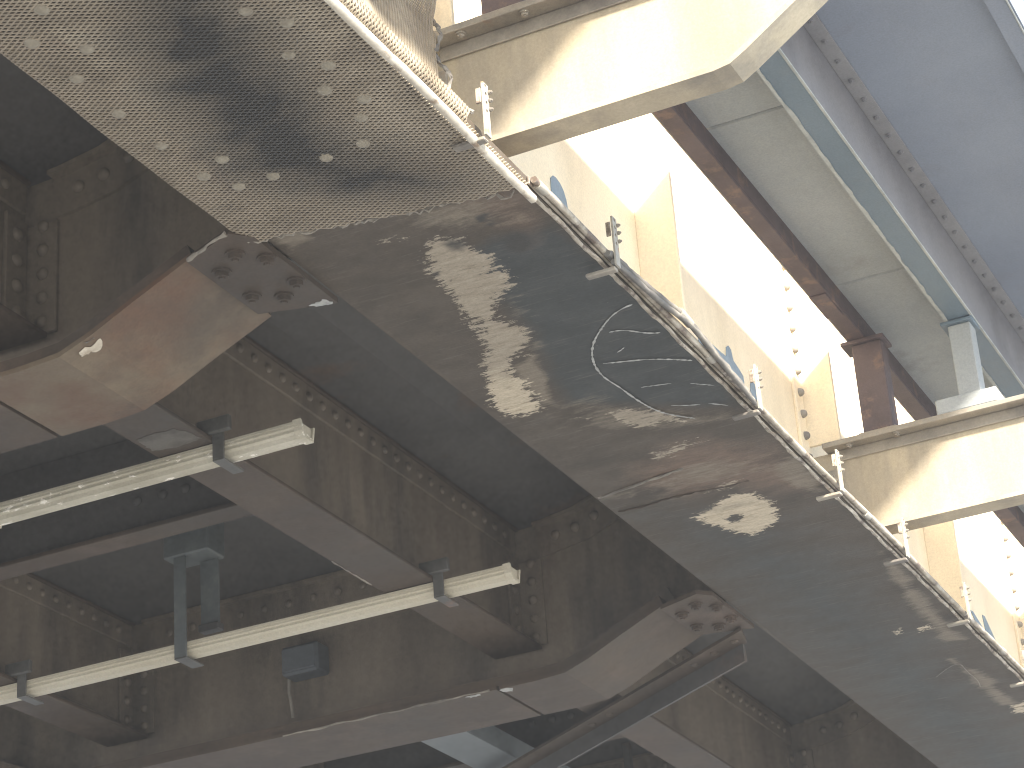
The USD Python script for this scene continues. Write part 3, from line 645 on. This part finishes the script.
for k, (a, b) in enumerate([(1.42, FRAME[0]), (FRAME[0], FRAME[1]), (FRAME[1], FRAME[2])]):
    bay = ['before the first cross girder', 'crossing the two cream trunkings', 'beyond the second cross girder'][k]
    st = stringer(STRINGER[0], a, b, 'right-hand riveted stringer ' + bay)
    if k == 1:
        part(st, 'paint_patch', prism(ragged([(-3.19, 4.736), (-3.136, 4.73), (-3.073, 4.733), (-3.054, 4.762), (-3.045, 4.824), (-3.126, 4.835), (-3.195, 4.817)], 0.0024, 71, 0.009), 2.5968, 2.5978, 'z'), 'patch_paint', label='paler patch of paint beside the strap')
        part(st, 'edge_scrape', tube([(-3.206, y, 2.598) for y in np.arange(5.78, 6.04, 0.02)], 0.0028, 6, 0.5, 43), 'sooty_cream', label='scraped pale edge')
    stringer(STRINGER[1], a, b, 'left-hand riveted stringer ' + bay)
    ym = (a + b) / 2
    r = thing('deck_rib', 'narrow steel rib between the stringers, ' + ['out of the photo, over the viewer', 'between the two cream trunkings', 'in the far deck bay'][k], 'rib', (-3.9, ym, 2.71))
    part(r, 'web', box(STRINGER[1] + 0.009, STRINGER[0] - 0.009, ym - 0.006, ym + 0.006, 2.73, 3.04), 'deck_steel')
    part(r, 'flange', box(STRINGER[1] + 0.009, STRINGER[0] - 0.009, ym - 0.045, ym + 0.045, 2.714, 2.729, 0.002), 'worn_steel')
    for x in (-3.55, -3.63, -3.72):
        part(r, 'rivet', rivet((x, ym - 0.006, 2.83), (0, -1, 0), 0.016, 0.012), 'deck_steel', smooth=60)

# lateral bracing below the far bay
lb = thing('lateral_brace', 'slanting steel angle running from the second cross girder under the far bay', 'brace', (-3.1, 7.5, 2.5))
A, B = np.array([-2.385, 7.03]), np.array([-5.4, 9.15])
d = (B - A) / np.linalg.norm(B - A); n = np.array([-d[1], d[0]]) * -1
n = n if n[1] > 0 else -n
part(lb, 'flat_leg', prism([tuple(A - n * 0.005), tuple(B - n * 0.005), tuple(B + n * 0.085), tuple(A + d * 0.10 + n * 0.085)], 2.566, 2.577, 'z'), 'worn_steel')
part(lb, 'upright_leg', prism([tuple(A + d * 0.11 + n * 0.074), tuple(B + n * 0.074), tuple(B + n * 0.085), tuple(A + d * 0.11 + n * 0.085)], 2.505, 2.566, 'z'), 'deck_steel')
for q in (0.10, 0.22, 0.34, 0.9, 1.02):
    c = A + d * q + n * 0.035
    part(lb, 'rivet', rivet((c[0], c[1], 2.566), (0, 0, -1), 0.015, 0.008), 'worn_steel', smooth=60)
tr = thing('drain_trough', 'pale blue grey trough behind the second cross girder', 'trough', (-3.77, 8.35, 2.62))
part(tr, 'trough_bottom', box(-3.865, -3.675, 7.12, 9.6, 2.618, 2.624, 0.001), 'pale_trough')
for s in (-3.865, -3.679):
    part(tr, 'trough_side', box(s, s + 0.004, 7.12, 9.6, 2.6245, 2.70), 'pale_trough')
for y in (7.2, 8.28, 9.4):
    part(tr, 'trough_hanger', box(-3.80, -3.77, y, y + 0.03, 2.6245, 3.04), 'strap_steel')

# ------------------------------------------------------------------ footway brackets
def bracket(y, label):
    t = thing('footway_bracket', label, 'bracket', (-1.45, y, 2.74), 'footway brackets')
    part(t, 'web', prism([(WEB + 0.022, 2.756), (-1.29, 2.756), (-0.86, 3.036), (-0.86, 3.044), (WEB + 0.022, 3.044)], y - 0.006, y + 0.006, 'y'), 'bracket_cream')
    part(t, 'bottom_flange', strip([(-1.99, 2.756), (-1.5, 2.756), (-1.32, 2.756), (-1.285, 2.761), (-1.25, 2.781), (-0.86, 3.036)], -0.014, -0.0005, y - 0.042, y + 0.042), 'bracket_cream')
    tf = part(t, 'top_flange', box(-1.985, -0.83, y - 0.06, y + 0.06, 3.0445, 3.062, 0.002), 'sooty_cream')
    part(t, 'top_angle', box(-1.97, -0.95, y - 0.014, y - 0.006, 3.008, 3.044, 0.002), 'sooty_cream')
    for x in (-1.90, -1.74):
        part(tf, 'bolt', bolt((x, y - 0.042, 3.0445), (0, 0, -1), 0.009, 0.006), 'sooty_cream')
    part(t, 'end_plate', box(WEB + 0.022, -1.955, y - 0.0165, y - 0.006, 2.775, 2.982, 0.002), 'sooty_cream')
    for z in (2.82, 2.89, 2.955):
        part(t, 'bolt', bolt((-1.985, y - 0.0165, z), (0, -1, 0), 0.014, 0.010), 'sooty_cream')
    part(t, 'end_post', box(-0.965, -0.91, y - 0.03, y + 0.03, 3.0625, 3.571, 0.002), 'bracket_cream')
    part(t, 'drip_stain', box(-1.965, -1.90, y - 0.044, y - 0.030, 2.7425, 2.752, 0.002), 'sooty_cream')
    return t


b1 = bracket(FRAME[0], 'large cream footway bracket at the top, with a bent lower edge')
copy(b1, 'footway_bracket', (0, PITCH, 0), 'cream footway bracket at the right edge, carrying a dark stub post', 'footway brackets')
copy(b1, 'footway_bracket', (0, 2 * PITCH, 0), 'cream footway bracket furthest along the girder', 'footway brackets')


def post_dark(y, label):
    t = thing('stub_post', label, 'post', (-1.8, y, 3.063), 'stub posts under the footway beams')
    part(t, 'shaft', box(-1.848, -1.748, y - 0.035, y + 0.035, 3.070, 3.385, 0.003), 'brown_steel')
    part(t, 'cap_plate', box(-1.880, -1.735, y - 0.05, y + 0.05, 3.3855, 3.3985, 0.002), 'brown_steel')
    part(t, 'base_plate', box(-1.862, -1.735, y - 0.05, y + 0.05, 3.0625, 3.0695, 0.001), 'sooty_cream')
    return t


def post_pale(y, label):
    t = thing('stub_post', label, 'post', (-1.49, y, 3.063), 'stub posts under the footway beams')
    part(t, 'shaft', box(-1.525, -1.452, y - 0.035, y + 0.035, 3.115, 3.366, 0.003), 'concrete')
    part(t, 'cap_plate', box(-1.545, -1.440, y - 0.05, y + 0.05, 3.3665, 3.3785, 0.002), 'blue_steel')
    part(t, 'base_block', box(-1.60, -1.40, y - 0.055, y + 0.055, 3.0625, 3.1145, 0.004), 'concrete')
    return t


p1 = post_dark(FRAME[0], 'dark brown stub post at the top edge, on the large cream bracket')
copy(p1, 'stub_post', (0, PITCH, 0), 'dark brown stub post standing between two white gaps on the right-hand bracket', 'stub posts under the footway beams')
p2 = post_pale(FRAME[0], 'pale stub post under the blue beam, hidden by the large cream bracket')
copy(p2, 'stub_post', (0, PITCH, 0), 'pale stub post under the blue beam on the right-hand bracket', 'stub posts under the footway beams')

# ------------------------------------------------------------------ footway beams and slabs
t = thing('footway_beam', 'rusty brown footway beam along the white gap', 'beam', (-1.82, 5.5, 3.4), 'footway beams')
part(t, 'bottom_leg', box(-1.852, -1.797, -1.5, 12.4, 3.400, 3.410, 0.002), 'brown_steel')
part(t, 'upright_leg', box(-1.809, -1.797, -1.5, 12.4, 3.4105, 3.4775, 0.001), 'brown_steel')
part(t, 'bright_edge', box(-1.8575, -1.8525, -1.5, 12.4, 3.4005, 3.4085, 0.001), 'sooty_cream')
part(t, 'splice_plate', box(-1.856, -1.802, 6.49, 6.66, 3.3945, 3.3995, 0.001), 'brown_steel')
t = thing('footway_beam', 'blue grey footway beam with a thin white edge', 'beam', (-1.48, 5.5, 3.38), 'footway beams')
part(t, 'bottom_flange', box(-1.520, -1.445, -1.5, 12.4, 3.380, 3.392, 0.001), 'blue_steel')
part(t, 'web', box(-1.4445, -1.4370, -1.5, 12.4, 3.3835, 3.655, 0.001), 'lilac_steel', label='lilac grey side of the beam')
part(t, 'bright_edge', box(-1.4447, -1.4367, -1.5, 12.4, 3.3775, 3.3830, 0.001), 'pale_edge', label='thin white edge')
# the flaking edge strip, its width uneven
g = np.random.default_rng(3)
ys = np.arange(-1.5, 12.4, 0.014); wv = -1.5165 + 0.0018 * np.convolve(g.standard_normal(len(ys)), np.ones(4) / 2, 'same')
poly = [(-1.526, -1.5), (-1.526, 12.4)] + [(w, y) for w, y in zip(wv, ys)][::-1]
part(t, 'flaking_edge', prism(poly, 3.3765, 3.3795, 'z'), 'pale_edge', label='flaking pale edge')
led = part(t, 'ledge', box(-1.4365, -1.389, -1.5, 12.4, 3.5985, 3.606, 0.001), 'ledge_steel', label='dark bolted ledge')
for y in np.arange(4.4, 9.2, 0.115):
    part(led, 'bolt', bolt((-1.412, y, 3.5985), (0, 0, -1), 0.0065, 0.005), 'ledge_steel')
t = thing('footway_beam', 'outer pale grey footway beam in the upper right corner', 'beam', (-0.93, 5.5, 3.57), 'footway beams')
part(t, 'bottom_leg', box(-0.968, -0.905, -1.5, 12.4, 3.572, 3.582, 0.001), 'lilac_concrete')
part(t, 'upright_leg', box(-0.917, -0.905, -1.5, 12.4, 3.5825, 3.70, 0.001), 'lilac_concrete')
part(t, 'inner_leg', box(-0.968, -0.958, -1.5, 12.4, 3.5825, 3.606, 0.001), 'lilac_concrete')
part(t, 'bright_edge', box(-0.915, -0.910, -1.5, 12.4, 3.5675, 3.5715, 0.001), 'pale_edge', label='thin white line along the beam')
single('footway_deck', box(-1.4360, -0.919, -1.5, 12.4, 3.6065, 3.66, 0.001), 'lilac_concrete', 'broad bluish footway deck seen from below at the upper right', 'deck', kind=None)

s0 = None
names = {0: 'grey concrete footway slab partly behind the large cream bracket', 1: 'middle grey concrete footway slab, between its two dark joints', 2: 'grey concrete footway slab ending above the stub posts'}
for k in range(-5, 6):
    y0 = 4.386 + 1.116 * k
    lab = names.get(k, 'grey concrete footway slab outside the photo')
    if s0 is None:
        s0 = thing('footway_slab', lab, 'slab', (-1.65, y0 + 0.558, 3.478), 'concrete footway slabs')
        part(s0, 'slab', box(-1.808, -1.446, y0 + 0.003, y0 + 1.113, 3.478, 3.515, 0.005), 'concrete')
    else:
        copy(s0, 'footway_slab', (0, 1.116 * (k + 5), 0), lab, 'concrete footway slabs')

# ------------------------------------------------------------------ wire mesh guard
SEC = np.array([(-2.36, 2.645), (-2.396, 2.620), (-2.396, 2.590), (-2.37, 2.585), (-2.33, 2.584), (-2.1, 2.583), (-1.85, 2.584), (-1.785, 2.586), (-1.752, 2.600), (-1.748, 2.622), (-1.775, 2.645),
                (-1.80, 2.665), (-1.822, 2.70), (-1.835, 2.74), (-1.85, 2.80), (-1.872, 2.87), (-1.90, 2.95), (-1.93, 3.03), (-1.945, 3.12), (-1.95, 3.22)])


def mesh_guard():
    from scipy.interpolate import PchipInterpolator
    ln = np.r_[0, np.cumsum(np.linalg.norm(np.diff(SEC, axis=0), axis=1))]
    step, row = 0.0105, 0.0060
    s = np.arange(0, ln[-1], step)
    X, Zz = PchipInterpolator(ln, SEC[:, 0])(s), PchipInterpolator(ln, SEC[:, 1])(s)
    tx, tz = np.gradient(X), np.gradient(Zz); L = np.hypot(tx, tz); nx_, nz_ = -tz / L, tx / L
    rows = np.arange(2.72, 4.16, row)
    I = np.arange(len(s))
    V, Fc, keepv = [], [], []
    base = 0
    for j, yj in enumerate(rows):
        y = yj + (row / 2 - 0.0003) * np.where((I + j) % 2 == 0, 1, -1)
        wave = 0.0012 * np.sin(9 * y + 6 * X) + 0.0007 * np.sin(23 * y - 11 * X)
        up = Zz > 2.66
        wave = wave + np.where(up, 0.010 * np.sin(7.5 * (y + 0.8 * Zz)) + 0.005 * np.sin(16 * y + 9 * Zz), 0)
        px, pz = X + nx_ * wave, Zz + nz_ * wave
        end = np.where(Zz > 2.60, np.where(X > -2.3, 3.80 + (Zz - 2.6) * 0.52, 3.975), 3.985 + (X + 2.36) * 0.20) + 0.004 * np.sin(40 * X + 3 * Zz)
        hw, ht = 0.0019, 0.0011
        q = []
        for a, b in ((-1, -1), (1, -1), (1, 1), (-1, 1)):
            q.append(np.c_[px + nx_ * b * ht, y + a * hw, pz + nz_ * b * ht])
        q = np.stack(q, 1)                        # points, 4, 3
        ok = (y < end)
        V.append(q.reshape(-1, 3))
        for k in range(4):
            a0 = base + I[:-1] * 4 + k; a1 = base + I[:-1] * 4 + (k + 1) % 4
            b0, b1_ = a0 + 4, a1 + 4
            sel = ok[:-1] & ok[1:]
            Fc += [np.c_[a0, a1, b1_][sel], np.c_[a0, b1_, b0][sel]]
        base += len(s) * 4
    return np.vstack(V), np.vstack(Fc)


wm = thing('wire_mesh_guard', 'expanded metal mesh wrapped round the girder flange, stained dark with soot', 'mesh', (-2.07, 3.4, 2.58))
v, f = mesh_guard()
m = trimesh.Trimesh(v, f, process=False); m.remove_unreferenced_vertices()
pts = np.array(m.vertices)[:, :2]
flat = np.array(m.vertices)[:, 2] < 2.60
SMUDGE = [(-2.066, 3.034), (-1.942, 3.11), (-1.942, 3.321), (-1.973, 3.544), (-2.01, 3.718), (-1.882, 3.908), (-1.875, 4.011), (-1.953, 4.021), (-2.128, 3.893), (-2.236, 3.765), (-2.236, 3.612), (-2.186, 3.384), (-2.147, 3.214)]
sm = np.clip(0.5 + inside_distance(pts, SMUDGE) / 0.24, 0, 1) * flat
tan = np.clip(0.5 + (np.abs(pts[:, 0] + 2.36) < 0.06) * 0.3, 0, 1) * flat * 0
part(wm, 'mesh_strands', m, 'mesh_metal', kind='stuff', label='diamond strands of the mesh', primvars={'wear': np.c_[0 * sm, 0 * sm, 0.35 * flat * (pts[:, 0] < -2.27)], 'worn': np.c_[sm, 0 * sm, 0 * sm]})
g = np.random.default_rng(9)
ex = np.linspace(-2.385, -1.79, 60)
part(wm, 'cut_edge', tube([(x, 3.988 + (x + 2.36) * 0.20 + 0.004 * math.sin(40 * x) + 0.003 * g.standard_normal(), 2.584 + 0.004 * g.standard_normal()) for x in ex], 0.0028, 6, 0.4, 5), 'sooty_cream', label='frayed cut edge')
zz = np.linspace(2.62, 3.16, 46); sx_ = np.interp(zz, SEC[9:, 1], SEC[9:, 0])
part(wm, 'cut_edge', tube([(x + 0.012 * math.sin(30 * z) + 0.004, 3.806 + (z - 2.6) * 0.52 + 0.006 * g.standard_normal(), z) for x, z in zip(sx_, zz)], 0.004, 6, 0.4, 6), 'cord_rubber', label='dark frayed side edge')

# ------------------------------------------------------------------ along the outer edge of the flange
single('edge_rod', tube([(-1.763 + 0.002 * math.sin(9 * y), y, 2.577) for y in np.arange(2.7, 4.16, 0.03)], 0.0100, 12, 0.03, 5), 'rod_paint', 'bright round rod holding the wire mesh along the girder edge', 'rod', smooth=60)
e = thing('edge_angle', 'flaking cream strip along the outer edge of the girder flange', 'angle', (-1.765, 7, 2.59))
part(e, 'strip', tube([(-1.772 + 0.0015 * math.sin(31 * y), y, 2.5975) for y in np.arange(4.10, 11, 0.02)], 0.0048, 8, 0.22, 8), 'edge_paint')
part(e, 'outer_strip', box(-1.7670, -1.760, 4.12, 11, 2.6055, 2.626, 0.002), 'edge_paint')
cd = thing('conduit', 'soot-stained conduit pipe lying along the girder edge', 'pipe', (-1.74, 7, 2.63))
part(cd, 'pipe', tube([(-1.752 + 0.002 * math.sin(5 * y), y, 2.612 + 0.003 * math.sin(3.1 * y)) for y in np.arange(4.12, 11, 0.05)], 0.0080, 12, 0.05, 2), 'edge_paint', smooth=60)
for y in (4.14, 5.14, 6.4, 7.9):
    part(cd, 'coupling', tube([(-1.752, y, 2.612), (-1.752, y + 0.04, 2.612)], 0.0105, 12), 'galvanised', smooth=50)
cord = [(-1.746, 4.50, 2.606), (-1.743, 4.60, 2.612), (-1.742, 4.72, 2.618), (-1.742, 4.86, 2.632), (-1.740, 4.97, 2.640), (-1.740, 5.06, 2.634), (-1.741, 5.16, 2.624), (-1.743, 5.30, 2.615), (-1.746, 5.42, 2.606)]
from scipy.interpolate import CubicSpline
cc = CubicSpline(np.linspace(0, 1, len(cord)), cord)(np.linspace(0, 1, 50))
cb = thing('loose_cable', 'dark loose cable bulging from the girder edge beside the chalk circle', 'cable', (-1.71, 5.0, 2.63))
part(cb, 'cable', tube(cc, 0.009, 8, 0.08, 3), 'cord_rubber', smooth=60)
part(cb, 'cable', tube(cc + (0.006, 0.02, -0.016), 0.007, 8, 0.08, 4), 'cord_rubber', smooth=60)
part(cb, 'connector', tube([cc[24] - (0, 0.03, 0), cc[24] + (0, 0.04, -0.004)], 0.012, 10), 'galvanised', smooth=50)


def clip(y, label):
    t = thing('edge_clip', label, 'clip', (-1.765, y, 2.575), 'clips along the girder edge')
    up = manifold3d.Manifold.cube([0.005, 0.024, 0.128]).translate([-1.736, y - 0.012, 2.580])
    for z in (2.640, 2.661, 2.682, 2.702):
        up -= manifold3d.Manifold.cylinder(0.05, 0.005, 0.005, 10, True).rotate([0, 90, 0]).translate([-1.734, y, z])
    mm = up.to_mesh()
    pl = part(t, 'slotted_upright', trimesh.Trimesh(mm.vert_properties[:, :3], mm.tri_verts, process=False), 'galvanised')
    part(t, 'side_lug', box(-1.748, -1.7365, y - 0.017, y - 0.013, 2.655, 2.692, 0.001), 'edge_paint')
    part(t, 'arm', box(-1.812, -1.737, y - 0.010, y + 0.010, 2.570, 2.5795, 0.002), 'sooty_cream')
    for z in (2.650, 2.672, 2.692):
        part(pl, 'stud', bolt((-1.731, y + 0.012, z), (1, 0, 0), 0.0035, 0.003), 'sooty_cream')
    return t


cy = [3.86, 4.53, 5.465, 6.13, 6.755, 7.435, 8.22, 9.0]
cl = ['bright slotted clip beside the mesh and the large cream bracket', 'slotted clip right of the first blue letter, between mesh and chalk circle', 'slotted clip at the lower end of the chalk circle', 'slotted clip at the left end of the right-hand bracket',
      'slotted clip just below the right-hand bracket', 'slotted clip on the sooty edge, second below the right-hand bracket', 'slotted clip nearest the lower right corner', 'slotted clip past the lower right corner']
c0 = clip(cy[0], cl[0])
for y, l in zip(cy[1:], cl[1:]):
    copy(c0, 'edge_clip', (0, y - cy[0], 0), l, 'clips along the girder edge')

# ------------------------------------------------------------------ cream trunkings under the stringers
PROF = [(0.0, 2.600), (0.0, 2.585), (0.006, 2.582), (0.006, 2.574), (0.016, 2.570), (0.022, 2.560), (0.058, 2.560), (0.066, 2.572), (0.066, 2.600)]


def trunking(y, x0, x1, look, label):
    t = thing('cable_trunking', label, 'trunking', ((x0 + x1) / 2, y + 0.03, 2.56))
    part(t, 'channel', prism([(a + y, b - 0.004) for a, b in PROF], x0, x1, 'x'), look)
    part(t, 'lid_edge', box(x0 + 0.01, x1 - 0.01, y - 0.003, y - 0.0002, 2.588, 2.595), look)
    part(t, 'end_cap', prism([(y + 0.004, 2.594), (y + 0.010, 2.574), (y + 0.020, 2.562), (y + 0.058, 2.562), (y + 0.063, 2.594)], x1 + 0.0005, x1 + 0.006, 'x'), look)
    part(t, 'end_lip', prism([(y - 0.004, 2.599), (y + 0.004, 2.570), (y + 0.020, 2.553), (y + 0.062, 2.553), (y + 0.072, 2.599), (y + 0.063, 2.597), (y + 0.056, 2.562), (y + 0.024, 2.562), (y + 0.012, 2.574), (y + 0.005, 2.597)], x1 - 0.012, x1 + 0.012, 'x'), look)
    return t


u1 = trunking(4.868, -4.95, -2.785, 'dirty_trunking', 'dirty peeling cream trunking, the upper of the two')
u2 = trunking(6.110, -4.95, -2.790, 'cream_trunking', 'clean cream trunking, the lower of the two')
part(u1, 'scorched_sleeve', prism([(4.868 - 0.006, 2.599), (4.868 - 0.006, 2.572), (4.868 + 0.02, 2.551), (4.868 + 0.062, 2.551), (4.868 + 0.074, 2.599)], -3.95, -3.76, 'x'), 'dirty_trunking', label='rust-stained left end')


def strap(x, y, label, up=2.66):
    t = thing('hanger_strap', label, 'strap', (x, y, 2.54), 'straps holding the trunkings')
    part(t, 'upright', box(x - 0.017, x + 0.017, y - 0.014, y - 0.007, 2.545, up, 0.001), 'strap_steel')
    part(t, 'hook', box(x - 0.017, x + 0.017, y - 0.014, y + 0.088, 2.5385, 2.5447, 0.001), 'strap_steel')
    part(t, 'clamp', box(x - 0.055, x + 0.045, y - 0.032, y - 0.0145, 2.613, 2.655, 0.003), 'strap_steel')
    return t


strap(-3.016, 4.868, 'dark strap holding the upper trunking to the right-hand stringer')
strap(-3.016, 6.110, 'dark strap holding the lower trunking near its right end')
strap(-4.555, 6.110, 'dark strap at the far left end of the lower trunking')
strap(-4.555, 4.868, 'dark strap holding the upper trunking to the left-hand stringer, outside the photo')
h = thing('long_hanger', 'long grey hanger strip dropping from the deck to the lower trunking', 'hanger', (-3.93, 6.10, 2.54))
part(h, 'strip', box(-3.962, -3.918, 6.094, 6.102, 2.545, 2.885, 0.001), 'hanger_steel')
part(h, 'hook', box(-3.962, -3.918, 6.094, 6.200, 2.5385, 2.5447, 0.001), 'strap_steel')
part(h, 'rear_plate', box(-3.912, -3.846, 6.175, 6.187, 2.665, 2.885, 0.001), 'hanger_steel')
part(h, 'foot_bracket', box(-3.915, -3.84, 6.16, 6.20, 2.640, 2.6645, 0.003), 'deck_steel')
part(h, 'mounting_block', box(-4.0, -3.83, 6.09, 6.20, 2.886, 3.044, 0.006), 'hanger_steel')

jb = thing('junction_box', 'small blue grey junction box on the cross girder below the lower trunking', 'box', (-3.92, 6.85, 2.68))
part(jb, 'case', box(-3.995, -3.850, 6.815, 6.903, 2.685, 2.790, 0.008), 'box_steel')
part(jb, 'cover', box(-3.988, -3.857, 6.807, 6.8145, 2.695, 2.780, 0.003), 'box_steel')
part(jb, 'cable', tube([(-3.99, 6.86, 2.69), (-3.992, 6.86, 2.64), (-3.985, 6.86, 2.60), (-3.985, 6.87, 2.55)], 0.006, 8), 'sooty_cream')

# ------------------------------------------------------------------ thin dusty air
HAZE = usdkit.material(stage, '/World/Looks/thin_haze', {'v': ('principled_volume', {'color': (0.96, 0.96, 0.96), 'density': 0.0042, 'anisotropy': 0.3})}, [], volume='v.volume')
hz = usdkit.mesh(stage, '/World/haze', box(-320, 320, -320, 320, -3.0 + EYE, 8.0 + EYE), HAZE)
tag(hz.GetPrim(), 'thin dusty haze in the air under the bridge', None, None, 'stuff')
